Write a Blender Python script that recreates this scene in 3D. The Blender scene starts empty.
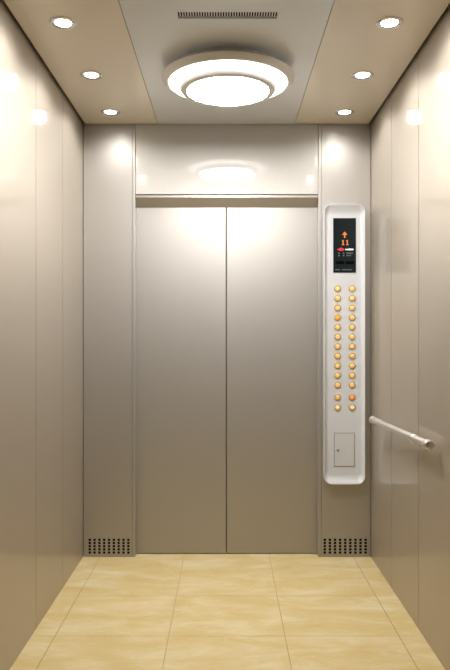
import bpy, bmesh, math, random
from mathutils import Vector, Matrix
C = bpy.context.scene.collection
S = bpy.context.scene

# ------------------------------------------------------------------ camera
F = 684.0            # focal length in pixels for the 670 px high frame
D = 3.8              # distance from camera to the front wall
ZC = 1.222           # camera height
cam_d = bpy.data.cameras.new('camera'); cam = bpy.data.objects.new('camera', cam_d); C.objects.link(cam)
cam_d.sensor_fit = 'VERTICAL'; cam_d.sensor_height = 24.0; cam_d.lens = 24.0 * F / 670.0
cam_d.shift_x = -1.0 / 670; cam_d.shift_y = 2.0 / 670
cam_d.clip_start = 0.02
cam.location = (0, 0, ZC); cam.rotation_euler = (math.pi / 2, 0, 0)
S.camera = cam

# ------------------------------------------------------------------ world, exposure
w = bpy.data.worlds.new('world'); S.world = w; w.use_nodes = True
w.node_tree.nodes['Background'].inputs[0].default_value = (1.0, 0.95, 0.88, 1)
w.node_tree.nodes['Background'].inputs[1].default_value = 0.03
S.view_settings.view_transform = 'Standard'; S.view_settings.look = 'None'
S.view_settings.gamma = 1.0; S.view_settings.use_curve_mapping = False
S.view_settings.exposure = 0.36
LAMP_EMIT = 74.0
SPOT_W = 4.6

def X(px, y=D): return (px - 226.0) * y / F
def Z(py, y=D): return ZC + (337.0 - py) * y / F

# ------------------------------------------------------------------ materials
def mat(name, col, metal=0.0, rough=0.5, emit=None, estr=0.0, coat=0.0, coat_rough=0.1, brush=0.0, spec=0.5, aniso=0.0, tang=None):
    m = bpy.data.materials.new(name); m.use_nodes = True
    nt = m.node_tree; b = nt.nodes['Principled BSDF']
    b.inputs['Base Color'].default_value = (*col, 1); b.inputs['Metallic'].default_value = metal
    b.inputs['Roughness'].default_value = rough
    b.inputs['Specular IOR Level'].default_value = spec
    b.inputs['Coat Weight'].default_value = coat; b.inputs['Coat Roughness'].default_value = coat_rough
    if emit:
        b.inputs['Emission Color'].default_value = (*emit, 1); b.inputs['Emission Strength'].default_value = estr
    if tang:
        cx = nt.nodes.new('ShaderNodeCombineXYZ')
        for i in range(3): cx.inputs[i].default_value = tang[i]
        nt.links.new(cx.outputs[0], b.inputs['Tangent']); b.inputs['Anisotropic'].default_value = aniso
    # fine surface variation
    tc = nt.nodes.new('ShaderNodeTexCoord'); mp = nt.nodes.new('ShaderNodeMapping')
    no = nt.nodes.new('ShaderNodeTexNoise')
    nt.links.new(tc.outputs['Object'], mp.inputs[0]); nt.links.new(mp.outputs[0], no.inputs['Vector'])
    if brush:
        mp.inputs['Scale'].default_value = (160, 160, 1.6); no.inputs['Scale'].default_value = 1.0
        no.inputs['Detail'].default_value = 4
        r = nt.nodes.new('ShaderNodeMapRange')
        r.inputs['To Min'].default_value = rough - 0.05 * brush; r.inputs['To Max'].default_value = rough + 0.05 * brush
        nt.links.new(no.outputs['Fac'], r.inputs['Value']); nt.links.new(r.outputs[0], b.inputs['Roughness'])
        mx = nt.nodes.new('ShaderNodeMix'); mx.data_type = 'RGBA'
        nt.links.new(no.outputs['Fac'], mx.inputs['Factor'])
        mx.inputs['A'].default_value = (*[c * (1 - 0.05 * brush) for c in col], 1)
        mx.inputs['B'].default_value = (*[min(1, c * (1 + 0.05 * brush)) for c in col], 1)
        nt.links.new(mx.outputs['Result'], b.inputs['Base Color'])
    else:
        no.inputs['Scale'].default_value = 40
        r = nt.nodes.new('ShaderNodeMapRange')
        r.inputs['To Min'].default_value = max(0.02, rough - 0.02); r.inputs['To Max'].default_value = rough + 0.02
        nt.links.new(no.outputs['Fac'], r.inputs['Value']); nt.links.new(r.outputs[0], b.inputs['Roughness'])
    return m

STEEL = (0.49, 0.468, 0.44)
M = {}
M['steel'] = mat('brushed_steel', STEEL, 1.0, 0.57, brush=0.4, coat=0.15, coat_rough=0.10, aniso=0.0, tang=(0, 0, 1))
M['wall'] = mat('brushed_wall_steel', (0.53, 0.475, 0.405), 1.0, 0.60, brush=0.4, coat=0.42, coat_rough=0.07, aniso=0.0, tang=(0, 0, 1))
M['transom'] = mat('satin_steel', (0.56, 0.54, 0.51), 0.4, 0.72, brush=0.4, coat=0.6, coat_rough=0.05)
M['header'] = mat('header_steel', (0.42, 0.39, 0.35), 0.8, 0.45, brush=0.6)
M['edge'] = mat('bright_edge', (0.85, 0.80, 0.74), 0.9, 0.3)
M['dark'] = mat('cavity_shade_black', (0.012, 0.012, 0.011), 0.0, 0.9, spec=0.1)  # near-black colour stands in for unlit depth behind slots and holes
M['seam'] = mat('seam_grey', (0.24, 0.20, 0.16), 0.1, 0.5)
M['ceil_mid'] = mat('ceiling_pale_metal', (0.86, 0.885, 0.92), 0.3, 0.35, brush=0.3, coat=0.9, coat_rough=0.2)
M['ceil_side'] = mat('ceiling_champagne', (0.95, 0.87, 0.74), 0.15, 0.30, coat=0.9, coat_rough=0.22)
M['ceil_gap'] = mat('ceiling_gap_bronze', (0.42, 0.31, 0.19), 0.3, 0.5)
M['lamp_frame'] = mat('lamp_frame_satin', (0.94, 0.94, 0.95), 0.1, 0.4)
M['diffuser'] = mat('lamp_diffuser', (0.9, 0.9, 0.9), 0, 0.4, emit=(1.0, 0.985, 0.96), estr=LAMP_EMIT)
M['diffuser_ring'] = mat('lamp_diffuser_ring', (0.9, 0.9, 0.9), 0, 0.4, emit=(1.0, 0.985, 0.96), estr=LAMP_EMIT * 0.09)
M['chrome'] = mat('chrome', (0.86, 0.86, 0.87), 1.0, 0.12)
M['lens'] = mat('downlight_lens', (0.9, 0.9, 0.9), 0, 0.3, emit=(1.0, 0.99, 0.97), estr=16)
M['rail'] = mat('rail_steel', (0.86, 0.83, 0.79), 0.9, 0.34)
M['panel'] = mat('panel_silver', (0.63, 0.645, 0.67), 0.1, 0.42, coat=0.15)
M['panel_bevel'] = M['panel']
M['screen'] = mat('screen_glass', (0.006, 0.011, 0.013), 0, 0.12, spec=0.3)
M['amber'] = mat('lit_amber', (0.5, 0.15, 0.03), 0, 0.5, emit=(1.0, 0.36, 0.08), estr=0.22)
M['red'] = mat('lit_red', (0.5, 0.01, 0.02), 0, 0.5, emit=(1.0, 0.02, 0.04), estr=0.35)
M['white'] = mat('lit_white', (0.7, 0.7, 0.7), 0, 0.5, emit=(1, 1, 1), estr=0.35)
M['grey'] = mat('dim_text', (0.10, 0.12, 0.125), 0, 0.5)
M['dim'] = mat('unlit_text', (0.001, 0.001, 0.001), 0, 0.7, spec=0.0)
M['btn_ring'] = mat('button_gold', (0.50, 0.34, 0.12), 0.3, 0.4)
M['btn'] = mat('button_amber', (0.80, 0.56, 0.24), 0, 0.35, emit=(1.0, 0.50, 0.10), estr=0.13)
M['btn_on'] = mat('button_pressed', (0.80, 0.38, 0.06), 0, 0.35, emit=(1.0, 0.35, 0.03), estr=0.12)
M['btn_alarm'] = mat('button_alarm', (0.85, 0.34, 0.09), 0, 0.35, emit=(1.0, 0.25, 0.04), estr=0.2)
M['btn_pale'] = mat('button_pale', (0.80, 0.60, 0.34), 0, 0.35, emit=(1.0, 0.75, 0.42), estr=0.15)
M['btn_mark'] = mat('button_mark', (0.98, 0.86, 0.62), 0, 0.35, emit=(1.0, 0.85, 0.6), estr=0.3)
M['lock'] = mat('lock_blue_steel', (0.45, 0.56, 0.66), 0.7, 0.3)
M['groove'] = mat('groove_grey', (0.33, 0.32, 0.31), 0.2, 0.5)

def marble():
    m = bpy.data.materials.new('cream_marble_tile'); m.use_nodes = True
    nt = m.node_tree; b = nt.nodes['Principled BSDF']; L = nt.links.new; N = nt.nodes.new
    tc = N('ShaderNodeTexCoord')
    mp = N('ShaderNodeMapping'); mp.inputs['Scale'].default_value = (0.8, 1.9, 1)
    L(tc.outputs['Object'], mp.inputs[0])
    n1 = N('ShaderNodeTexNoise'); n1.inputs['Scale'].default_value = 4.5; n1.inputs['Detail'].default_value = 8
    n1.inputs['Roughness'].default_value = 0.62; n1.inputs['Distortion'].default_value = 0.5
    L(mp.outputs[0], n1.inputs['Vector'])
    cr = N('ShaderNodeValToRGB'); e = cr.color_ramp.elements
    e[0].position = 0.30; e[0].color = (0.57, 0.435, 0.185, 1)
    e[1].position = 0.70; e[1].color = (0.68, 0.585, 0.36, 1)
    k = e.new(0.48); k.color = (0.61, 0.48, 0.235, 1)
    L(n1.outputs['Fac'], cr.inputs[0])
    n2 = N('ShaderNodeTexNoise'); n2.inputs['Scale'].default_value = 14; n2.inputs['Detail'].default_value = 6
    n2.inputs['Distortion'].default_value = 2.0
    L(mp.outputs[0], n2.inputs['Vector'])
    c2 = N('ShaderNodeValToRGB'); g = c2.color_ramp.elements
    g[0].position = 0.56; g[0].color = (0, 0, 0, 1); g[1].position = 0.74; g[1].color = (0.4, 0.4, 0.4, 1)
    L(n2.outputs['Fac'], c2.inputs[0])
    mx = N('ShaderNodeMix'); mx.data_type = 'RGBA'
    L(c2.outputs[0], mx.inputs['Factor']); L(cr.outputs[0], mx.inputs['A'])
    mx.inputs['B'].default_value = (0.70, 0.63, 0.43, 1)
    L(mx.outputs['Result'], b.inputs['Base Color'])
    b.inputs['Roughness'].default_value = 0.16; b.inputs['Specular IOR Level'].default_value = 0.4
    return m
M['marble'] = marble()
M['grout'] = mat('grout', (0.44, 0.35, 0.20), 0, 0.8)

# ------------------------------------------------------------------ helpers
def link(name, bm, m, parent=None, kind=None, smooth=False, bevel=0.0, loc=None):
    me = bpy.data.meshes.new(name); bmesh.ops.recalc_face_normals(bm, faces=bm.faces); bm.to_mesh(me); bm.free()
    o = bpy.data.objects.new(name, me); C.objects.link(o)
    for mm in (m if isinstance(m, (list, tuple)) else [m]): me.materials.append(mm)
    if smooth:
        for p in me.polygons: p.use_smooth = True
        try: me.set_sharp_from_angle(angle=math.radians(35))
        except Exception: pass
    if parent: o.parent = parent
    if loc: o.location = loc
    if kind: o['kind'] = kind
    if bevel:
        b = o.modifiers.new('bevel', 'BEVEL'); b.width = bevel; b.segments = 2; b.limit_method = 'ANGLE'
    return o

def thing(name, label, cat, loc, group=None):
    o = bpy.data.objects.new(name, None); C.objects.link(o); o.location = loc
    o.empty_display_size = 0.05
    o['label'] = label; o['category'] = cat
    if group: o['group'] = group
    return o

def box(bm, x0, x1, y0, y1, z0, z1, mi=0):
    v = [bm.verts.new((x, y, z)) for x in (x0, x1) for y in (y0, y1) for z in (z0, z1)]
    for f in ((0, 1, 3, 2), (4, 6, 7, 5), (0, 4, 5, 1), (2, 3, 7, 6), (0, 2, 6, 4), (1, 5, 7, 3)):
        bm.faces.new([v[i] for i in f]).material_index = mi

def quad(bm, pts, mi=0):
    f = bm.faces.new([bm.verts.new(p) for p in pts]); f.material_index = mi; return f

def lathe(bm, prof, seg=48, M_=None, close=True):
    """prof = [(r, h)...] revolved around local z; M_ places it"""
    M_ = M_ or Matrix()
    rings = []
    for r, h in prof:
        if r < 1e-6: rings.append([bm.verts.new(M_ @ Vector((0, 0, h)))])
        else: rings.append([bm.verts.new(M_ @ Vector((r * math.cos(2 * math.pi * i / seg), r * math.sin(2 * math.pi * i / seg), h))) for i in range(seg)])
    for a, b in zip(rings, rings[1:]):
        for i in range(seg):
            j = (i + 1) % seg
            if len(a) == 1 and len(b) == 1: continue
            if len(a) == 1: bm.faces.new((a[0], b[i], b[j]))
            elif len(b) == 1: bm.faces.new((a[i], b[0], a[j]))
            else: bm.faces.new((a[i], a[j], b[j], b[i]))

def rrect(x0, x1, z0, z1, r, y, n=8):
    pts = []
    for cx, cz, a0 in ((x1 - r, z1 - r, 0), (x0 + r, z1 - r, 90), (x0 + r, z0 + r, 180), (x1 - r, z0 + r, 270)):
        for i in range(n + 1):
            a = math.radians(a0 + 90.0 * i / n)
            pts.append((cx + r * math.cos(a), y, cz + r * math.sin(a)))
    return pts

def loft(bm, loops, cap_last=True, cap_first=False):
    vs = [[bm.verts.new(p) for p in l] for l in loops]
    for a, b in zip(vs, vs[1:]):
        n = len(a)
        for i in range(n): bm.faces.new((a[i], a[(i + 1) % n], b[(i + 1) % n], b[i]))
    if cap_last: bm.faces.new(vs[-1])
    if cap_first: bm.faces.new(vs[0])

def perforated(bm, u0, u1, v0, v1, cols, rows, fu, fv, place, t=0.002):
    """plate with real rectangular holes: cols x rows, hole share fu x fv of a cell; margins around come from the list of cuts"""
    cu, cv = (u1 - u0) / cols, (v1 - v0) / rows
    us, vs = [], []
    for i in range(cols): us += [u0 + cu * (i + .5 - fu / 2), u0 + cu * (i + .5 + fu / 2)]
    for i in range(rows): vs += [v0 + cv * (i + .5 - fv / 2), v0 + cv * (i + .5 + fv / 2)]
    us = [u0] + us + [u1]; vs = [v0] + vs + [v1]
    for side in (0, t):
        g = [[bm.verts.new(place(u, v, side)) for v in vs] for u in us]
        for i in range(len(us) - 1):
            for j in range(len(vs) - 1):
                if i % 2 == 1 and j % 2 == 1: continue
                bm.faces.new((g[i][j], g[i + 1][j], g[i + 1][j + 1], g[i][j + 1]))
    for i in range(1, len(us) - 1, 2):
        for j in range(1, len(vs) - 1, 2):
            a, b, c, d = us[i], us[i + 1], vs[j], vs[j + 1]
            for p, q in (((a, c), (b, c)), ((b, c), (b, d)), ((b, d), (a, d)), ((a, d), (a, c))):
                quad(bm, [place(*p, 0), place(*q, 0), place(*q, t), place(*p, t)])

# ------------------------------------------------------------------ the car shell
XL, XR = X(83), X(371)
H = Z(124)
YB = -0.6            # the car is open behind the camera
xc = 0.0

# floor: tiles with grout between them
bm = bmesh.new()
box(bm, XL - .03, XR + .03, YB, D + 0.20, -0.03, -0.0035, 1)
cuts_x = [XL - .02, X(102, 3.85), X(184.5, 3.85), X(268.7, 3.85), X(351.5, 3.85), XR + .02]
d1 = ZC * F / (596 - 337.); d2 = ZC * F / (636 - 337.)
cuts_y = [D + 0.19, d1, d2]
st = 0.46
while cuts_y[-1] > YB + st: cuts_y.append(cuts_y[-1] - st)
cuts_y.append(YB)
g = 0.002
for a, b_ in zip(cuts_x, cuts_x[1:]):
    for c, d in zip(cuts_y, cuts_y[1:]):
        box(bm, a + g, b_ - g, d + g * .4, c - g * .4, -0.02, 0.0)
floor = link('floor', bm, [M['marble'], M['grout']], kind='structure')

# side walls: tall steel sheets with thin grooves between
def side_wall(name, xw, s, seams):
    bm = bmesh.new()
    box(bm, min(xw + s * .006, xw + s * .03), max(xw + s * .006, xw + s * .03), YB, D + .2, -0.02, H + .03, 1)
    ys = [D + .2] + seams + [YB]
    for i, (a, b_) in enumerate(zip(ys, ys[1:])):
        q = 0.0021
        box(bm, min(xw, xw + s * .006), max(xw, xw + s * .006), b_ + q, a - q, 0.0005, H + .012, 0)
    return link(name, bm, [M['wall'], M['seam']], kind='structure')
seamsL = [3.33, 2.86, 2.39, 1.92, 1.45, .98, .51, .04]
side_wall('wall_left', XL, -1, seamsL)
side_wall('wall_right', XR, 1, seamsL)

# front wall: two return columns and a transom over the doors, door opening recessed
YD = D + 0.052
gx0, gx1, gz0, gz1 = X(86.5), X(131.5), Z(555), Z(537.5)
hx0, hx1 = X(321), X(369)
def column(bm, x0, x1, a0, a1):
    t = .012
    box(bm, x0, a0, D, D + t, 0.0005, H + .01); box(bm, a1, x1, D, D + t, 0.0005, H + .01)
    box(bm, a0, a1, D, D + t, gz1, H + .01); box(bm, a0, a1, D, D + t, 0.0005, gz0)
pL, pR = X(135.3), X(318.3)
bm = bmesh.new()
box(bm, XL - .03, X(134), D + .05, D + .16, 0, H + .03, 1); box(bm, X(319.5), XR + .03, D + .05, D + .16, 0, H + .03, 1)
box(bm, X(134), X(319.5), D + .05, D + .16, Z(199), H + .03, 1)
wf = link('wall_front', bm, [M['seam'], M['seam']], kind='structure')
bm = bmesh.new(); column(bm, XL + .003, X(132.2), gx0, gx1); link('column_panel', bm, M['steel'], wf)
bm = bmesh.new(); column(bm, X(321.5), XR - .003, hx0 + .003, hx1); link('column_panel', bm, M['steel'], wf)
# bright folded door-jamb edges (return back to the doors)
for a, b_, side in ((X(132.4), pL, 1), (pR, X(321.3), -1)):
    bm = bmesh.new(); box(bm, a, b_, D - .002, D + .051, 0.0005, H + .01)
    link('door_jamb', bm, M['steel'], wf, bevel=.002)
bm = bmesh.new(); box(bm, pL + .002, pR - .002, D - .001, D + .02, Z(194.3), H + .01)
link('transom_panel', bm, M['transom'], wf, bevel=.0015)
# header: sloping underside between transom and doors
bm = bmesh.new()
zt, zb = Z(195.2), Z(207.3, YD - .003)
sec = [(D + .003, zt), (D + .003, zt - .012), (YD - .004, zb), (YD + .004, zb), (YD + .004, zt)]
A = [bm.verts.new((pL + .002, y, z)) for y, z in sec]; B = [bm.verts.new((pR - .002, y, z)) for y, z in sec]
bm.faces.new(A); bm.faces.new(B)
for i in range(len(sec)): j = (i + 1) % len(sec); bm.faces.new((A[i], A[j], B[j], B[i]))
link('header_soffit', bm, M['header'], wf)

# sliding doors, standing in a narrow sill track
xm = X(226.3, YD)
for n, a, b_ in ((1, pL - .02, xm - .0022), (2, xm + .0022, pR + .02)):
    bm = bmesh.new(); box(bm, a, b_, YD, YD + .03, 0.004, Z(200, YD))
    link('door_%d' % n, bm, M['steel'], kind='structure', bevel=.003)
bm = bmesh.new(); box(bm, pL, pR, YD + .033, YD + .04, 0.001, Z(200, YD))
link('door_gap', bm, M['seam'], wf)

# ceiling: three panels hung below a dark deck with a shadow gap at the walls
bm = bmesh.new(); box(bm, XL - .03, XR + .03, YB, D + .2, H + .022, H + .05)
ce = link('ceiling', bm, M['ceil_gap'], kind='structure')
cl, cr_ = X(158), X(294.5)
bm = bmesh.new(); box(bm, XL + .013, cl - .0015, YB, D - .004, H, H + .015); link('ceiling_panel', bm, M['ceil_side'], ce, bevel=.001)
bm = bmesh.new(); box(bm, cr_ + .0015, XR - .013, YB, D - .004, H, H + .015); link('ceiling_panel', bm, M['ceil_side'], ce, bevel=.001)
# centre panel with an opening for the vent
yv0, yv1 = 1.183 * F / (337 - 11.), 1.183 * F / (337 - 19.)
yvc = (yv0 + yv1) / 2; vx0, vx1 = X(177.5, yvc), X(277.5, yvc)
bm = bmesh.new()
box(bm, cl + .0015, vx0, YB, D - .004, H - .002, H + .015); box(bm, vx1, cr_ - .0015, YB, D - .004, H - .002, H + .015)
box(bm, vx0, vx1, YB, yv0, H - .002, H + .015); box(bm, vx0, vx1, yv1, D - .004, H - .002, H + .015)
link('ceiling_panel', bm, M['ceil_mid'], ce)
# thin grey trim where the ceiling meets the front wall
bm = bmesh.new(); box(bm, XL + .01, XR - .01, D - .004, D, H - .004, H + .012)
link('trim_1', bm, M['header'], kind='structure')

# ------------------------------------------------------------------ ceiling vent
t = thing('ceiling_vent', 'narrow slotted air vent in the pale middle ceiling panel', 'vent', ((vx0 + vx1) / 2, yvc, H))
bm = bmesh.new()
hw, hd = (vx1 - vx0) / 2 - .0004, (yv1 - yv0) / 2 - .0004
perforated(bm, -hw, hw, -hd, hd, 38, 1, 0.58, 0.84, lambda u, v, s: (u, v, -0.0021 + s), .0010)
link('slotted_plate', bm, M['ceil_mid'], t)
bm = bmesh.new(); box(bm, -hw, hw, -hd, hd, .009, .013); link('duct_shade_plate', bm, M['dark'], t)  # thin black plate, the duct's shade put into its colour

# ------------------------------------------------------------------ perforated grilles
for a, b_, lab in ((gx0, gx1, 'small perforated grille at the foot of the left column, beside the left wall'),
                   (hx0 + .003, hx1, 'small perforated grille at the foot of the right column, below the button panel')):
    t = thing('ventilation_grille', lab, 'grille', ((a + b_) / 2, D, gz0), 'perforated grilles beside the doors')
    hw = (b_ - a) / 2 - .0003; hh = gz1 - gz0 - .0006
    bm = bmesh.new()
    m_ = .004
    perforated(bm, -hw + m_, hw - m_, m_, hh - m_, 9, 5, 0.50, 0.78, lambda u, v, s: (u, s, v + .0003), .003)
    for q in ((-hw, hw, 0, .003, .0003, m_ + .0003), (-hw, hw, 0, .003, hh - m_ + .0003, hh + .0003),
              (-hw, -hw + m_, 0, .003, m_ + .0003, hh - m_ + .0003), (hw - m_, hw, 0, .003, m_ + .0003, hh - m_ + .0003)): box(bm, *q)
    link('perforated_plate', bm, M['steel'], t)
    bm = bmesh.new(); box(bm, -hw, hw, .007, .011, .0003, hh); link('backing', bm, M['dark'], t)

# ------------------------------------------------------------------ round ceiling lamp
YL = 3.03
t = thing('ceiling_lamp', 'large round two-tier ceiling lamp with glowing white disc', 'lamp', (X(228, YL), YL, H - .002))
R1 = 0.293
drop1 = 0.061
bm = bmesh.new()
lathe(bm, [(R1 - .120, 0), (R1 - .050, 0), (R1 - .046, -.018), (R1 - .004, -.033), (R1, -.037), (R1 - .002, -.042), (R1 - .012, -.050), (R1 - .016, -.056), (R1 - .022, -drop1), (R1 - .030, -drop1), (R1 - .033, -drop1 + .008), (R1 - .055, -drop1 + .008), (R1 - .120, 0)], 96)
link('outer_frame', bm, M['lamp_frame'], t, smooth=True)
bm = bmesh.new()
lathe(bm, [(0, -drop1 + .009), (R1 - .056, -drop1 + .0055), (R1 - .0345, -drop1 + .005), (R1 - .042, -drop1 - .002), (.19, -drop1 - .006), (0, -drop1 - .006)], 96)
link('outer_diffuser', bm, M['diffuser_ring'], t, smooth=True)
zi = -.0685; R2 = 0.214
zz = -.094
bm = bmesh.new()
lathe(bm, [(R2 - .04, zi), (R2 - .008, zi), (R2, zi - .006), (R2, zz + .012), (R2 - .008, zz), (R2 - .024, zz - .004), (R2 - .032, zz - .003), (R2 - .034, zz + .0005), (R2 - .04, zz + .002), (R2 - .04, zi)], 96)
link('inner_frame', bm, M['lamp_frame'], t, smooth=True)
bm = bmesh.new()
lathe(bm, [(0, zi - .004), (R2 - .0405, zi - .004), (R2 - .0405, zz + .0005), (R2 - .034, zz - .0005), (R2 - .045, zz - .002), (R2 - .10, zz - .004), (0, zz - .005)], 96)
link('inner_diffuser', bm, M['diffuser'], t, smooth=True)

# ------------------------------------------------------------------ downlights
def downlight(x, y, lab):
    t = thing('recessed_downlight', lab, 'downlight', (x, y, H), 'small round downlights along the ceiling sides')
    bm = bmesh.new()
    r = .050
    lathe(bm, [(r, 0), (r, -.003), (r - .004, -.006), (r - .010, -.006), (r - .019, .0002 - .0015), (r - .019, 0)], 40)
    link('trim_ring', bm, M['chrome'], t, smooth=True)
    bm = bmesh.new()
    lathe(bm, [(r - .0195, -.0002), (r - .0195, -.003), (.018, -.007), (0, -.0085)], 40)
    link('lens', bm, M['lens'], t, smooth=True)
    l = bpy.data.lights.new('downlight_beam', 'SPOT'); l.energy = SPOT_W; l.color = (1, .97, .93)
    l.spot_size = math.radians(172); l.spot_blend = 1.0; l.shadow_soft_size = .031
    lo = bpy.data.objects.new('downlight_beam', l); C.objects.link(lo); lo.parent = t; lo.location = (0, 0, -.035)
rows = [(23.5, 'nearest the camera'), (75.5, 'in the middle of its row'), (112.5, 'nearest the front wall')]
for sx, side in ((-1, 'left'), (1, 'right')):
    for py, where in rows:
        y = 1.180 * F / (337 - py)
        xx = {(-1, 23.5): 63, (-1, 75.5): 91.5, (-1, 112.5): 110.5, (1, 23.5): 389.5, (1, 75.5): 362.5, (1, 112.5): 344.5}[(sx, py)]
        downlight(X(xx, y), y, 'small round chrome downlight in the %s ceiling panel, %s' % (side, where))

# ------------------------------------------------------------------ control panel
px0, px1, pz0, pz1 = X(324), X(365.3), Z(484.6), Z(203.8)
px0, px1 = X(324, D - .032), X(365.3, D - .032); pz0, pz1 = Z(484.6, D - .032), Z(203.8, D - .032)
pcx = (px0 + px1) / 2
t = thing('control_panel', 'tall rounded silver elevator button panel with a black floor display', 'control panel', (pcx, D, pz0))
def P(l): return [(x - pcx, y - D, z - pz0) for x, y, z in l]
YF = D - .010      # plane of the recessed face
bm = bmesh.new()
loops = [rrect(px0 + .001, px1 - .001, pz0 + .001, pz1 - .001, .045, D - .0003),
         rrect(px0, px1, pz0, pz1, .046, D - .030), rrect(px0 + .001, px1 - .001, pz0 + .001, pz1 - .001, .045, D - .0325),
         rrect(px0 + .003, px1 - .003, pz0 + .003, pz1 - .003, .042, D - .0325)]
N = 6
for i in range(1, N + 1):
    a = i / N * math.pi / 2
    k = i / N; dx = .003 + .019 * k; dzb = .003 + .052 * k; dzt = .003 + .050 * k
    yy = D - .0325 + .0225 * (1 - (1 - k) ** 1.6)
    loops.append(rrect(px0 + dx, px1 - dx, pz0 + dzb, pz1 - dzt, max(.012, .042 - .026 * k), yy))
loft(bm, [P(l) for l in loops], cap_last=True, cap_first=True)
link('housing', bm, M['panel'], t, smooth=True)

def Q(px, py, y=YF): return (X(px, y) - pcx, y - D, Z(py, y) - pz0)
def plate(name, x0, x1, y0, y1, m, parent, t0=0.0, t1=.003, bev=0.0):
    a = Q(x0, y1); b_ = Q(x1, y0)
    bm = bmesh.new(); box(bm, a[0], b_[0], -.010 - t1, -.010 - t0, a[2], b_[2])
    return link(name, bm, m, parent, bevel=bev)
scr = plate('display_screen', 333.2, 355.8, 218.2, 272.6, M['screen'], t, -.001, .0035, .0006)
def marks(name, polys, m, d0=.0035, d1=.0042):
    bm = bmesh.new()
    for poly in polys:
        pts = [Q(*p) for p in poly]
        a = [bm.verts.new((p[0], -.010 - d1, p[2])) for p in pts]; b_ = [bm.verts.new((p[0], -.010 - d0, p[2])) for p in pts]
        bm.faces.new(a); bm.faces.new(b_)
        for i in range(len(a)): j = (i + 1) % len(a); bm.faces.new((a[i], a[j], b_[j], b_[i]))
    return link(name, bm, m, scr)
def r4(x0, y0, x1, y1): return [(x0, y0), (x1, y0), (x1, y1), (x0, y1)]
marks('arrow', [[(344.6, 231.6), (347.2, 234.8), (346.0, 235.2), (345.3, 234.4), (345.3, 238.0), (343.9, 238.0), (343.9, 234.4), (343.2, 235.2), (342.0, 234.8)]], M['amber'])
def one(x): return [[(x - .2, 240.0), (x + .7, 240.0), (x + .7, 244.4), (x - .3, 244.4), (x - .3, 241.4), (x - 1.0, 241.6), (x - 1.0, 240.7)], r4(x - 1.0, 244.4, x + 1.4, 245.2)]
marks('floor_number', one(342.8) + one(347.0), M['amber'])
marks('red_emblem', [[(336.8, 249.6), (339.2, 248.4), (340.6, 248.0), (341.0, 247.2), (341.5, 248.0), (343.4, 248.6), (344.2, 249.6), (343.0, 250.6), (341, 251.0), (338.8, 250.6)]], M['red'])
marks('white_text', [r4(345.2, 248.9, 346.4, 250.1), r4(346.8, 248.9, 348.0, 250.3), r4(348.4, 248.7, 349.8, 250.4), r4(350.1, 248.7, 351.4, 250.4), [(351.7, 248.7), (352.6, 248.7), (353.7, 249.5), (352.6, 250.4), (351.7, 250.4)]], M['white'])
gt = []
for y0 in (252.6, 255.0):
    gt += [r4(338.2, y0, 339.6, y0 + 1.3), r4(342.8, y0, 344.2, y0 + 1.3)]
    xs = 346.4
    for wd in ((1.3, 1.0, 1.5, 1.1) if y0 < 254 else (1.2, 1.0, 1.4)):
        gt.append(r4(xs, y0, xs + wd, y0 + 1.2)); xs += wd + .45
marks('grey_text', gt, M['grey'])
dt = []; xs = 336.2
for wd in (1.6, 1.6, 1.6, 1.6, 0, 1.6, 1.6, 1.6, 1.6):
    if wd: dt.append(r4(xs, 261.2, xs + wd, 264.2))
    xs += (wd or 1.2) + .4
marks('unlit_text', dt, M['dim'])
ft = []; xs = 335.2
for wd in (1.4, 1.0, 1.5, 0, 1, 1, 1.2, 1, 1.1, .9, 1.2):
    if wd: ft.append(r4(xs, 269.2, xs + wd, 270.3))
    xs += (wd or 1.5) + .35
marks('fine_print', ft, M['grey'])

def button(px, py, m):
    q = Q(px, py)
    R = Matrix.Translation(Vector(q)) @ Matrix.Rotation(math.pi / 2, 4, 'X')
    r = .0192
    bm = bmesh.new(); lathe(bm, [(r, 0), (r, .0022), (r - .0015, .0036), (r - .0055, .0036), (r - .0062, .0020), (r - .0062, 0)], 28)
    o = link('button', bm, M['btn_ring'], t, smooth=True)
    o.matrix_local = R
    bm = bmesh.new(); lathe(bm, [(r - .0063, .0005), (r - .0063, .0042), (r - .0078, .0052), (0, .0058)], 28)
    c = link('button_cap', bm, m, o, smooth=True)
    return o
ys = [288.7 + 9.63 * i for i in range(11)]
for i, y in enumerate(ys):
    for px in (337.6, 352.1):
        button(px, y, M['btn_on'] if (i == 3 and px < 340) else M['btn'])
button(337.6, 397.3, M['btn']); button(352.1, 397.3, M['btn_alarm'])
for px in (337.6, 352.1):
    o = button(px, 407.4, M['btn_pale'])
    # pairs of small triangles: opening / closing
    bm = bmesh.new(); s = -1 if px < 340 else 1
    for k in (-1, 1):
        tip = k * (.0085 if s < 0 else .0020); base = k * (.0020 if s < 0 else .0085)
        pts = [(tip, 0), (base, .0045), (base, -.0045)]
        a = [bm.verts.new((x, y, .0064)) for x, y in pts]; b_ = [bm.verts.new((x, y, .0050)) for x, y in pts]
        bm.faces.new(a); bm.faces.new(b_)
        for i in range(3): j = (i + 1) % 3; bm.faces.new((a[i], a[j], b_[j], b_[i]))
    link('arrow_mark', bm, M['btn_mark'], o)
plate('door_surround', 333.9, 355.0, 432.7, 466.8, M['groove'], t, -.001, .0006)
dr = plate('access_door', 334.7, 354.2, 433.5, 466.0, M['panel'], t, .0006, .0022, .0006)
bm = bmesh.new(); q = Q(337.6, 449.6)
lathe(bm, [(.0085, .002), (.0085, .005), (.0065, .0065), (0, .0065)], 20, Matrix.Translation(Vector(q)) @ Matrix.Rotation(math.pi / 2, 4, 'X'))
link('key_lock', bm, M['lock'], dr, smooth=True)

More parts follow.
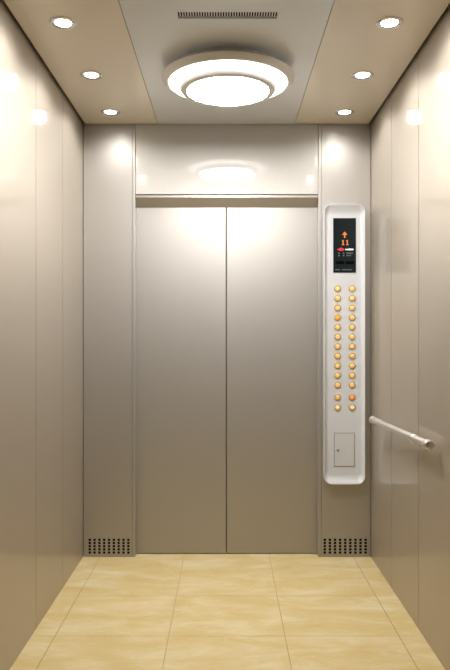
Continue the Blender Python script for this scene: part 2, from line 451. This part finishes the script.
# ------------------------------------------------------------------ handrail on the right wall
pa = Vector((X(429.0, 2.58), 2.58, Z(445.0, 2.58)))     # near end
pb = Vector((X(373.0, 3.44), 3.44, Z(419.8, 3.44)))     # far end
d = pb - pa; Lr = d.length; dn = d.normalized()
t = thing('handrail', 'handrail', 'handrail', (XR, (pa.y + pb.y) / 2, (pa.z + pb.z) / 2))
t['label'] = 'short round brushed steel handrail mounted on the right wall'
org = Vector(t.location)
rot = dn.to_track_quat('Z', 'Y').to_matrix().to_4x4()
M0 = Matrix.Translation(pa - org) @ rot
bm = bmesh.new(); lathe(bm, [(0, .03), (.0148, .03), (.0148, Lr - .02), (0, Lr - .02)], 32, M0); link('rail_tube', bm, M['rail'], t, smooth=True)
def collar(s, w, r):
    bm = bmesh.new(); lathe(bm, [(0, s), (r - .002, s), (r, s + .003), (r, s + w - .003), (r - .002, s + w), (0, s + w)], 32, M0)
    link('collar', bm, M['rail'], t, smooth=True)
collar(.175, .018, .0178); collar(Lr - .115, .016, .0178)
for s, sg in ((0.0, 1), (Lr, -1)):
    bm = bmesh.new()
    pr = [(0, -.016), (.0130, -.015), (.0175, -.012), (.0190, -.006), (.0195, .028), (.0170, .034), (0, .036)]
    lathe(bm, pr, 32, M0 @ Matrix.Translation((0, 0, s)) @ (Matrix() if sg > 0 else Matrix.Rotation(math.pi, 4, 'X')))
    link('end_cap', bm, M['rail'], t, smooth=True)
for s in (.183, Lr - .107):
    p = pa + dn * s - org
    L_ = -p.x
    v = Vector((L_, -.004, -.022)); LL = v.length
    R = v.to_track_quat('Z', 'Y').to_matrix().to_4x4()
    bm = bmesh.new()
    lathe(bm, [(0, 0), (.0065, 0), (.0065, LL - .003), (0, LL - .003)], 20, Matrix.Translation(p) @ R)
    lathe(bm, [(0, 0), (.011, 0), (.012, .0025), (.012, .004), (0, .004)], 24, Matrix.Translation((0 - .0043, p.y - .004, p.z - .022)) @ Matrix.Rotation(math.pi / 2, 4, 'Y'))
    link('wall_bracket', bm, M['rail'], t, smooth=True)
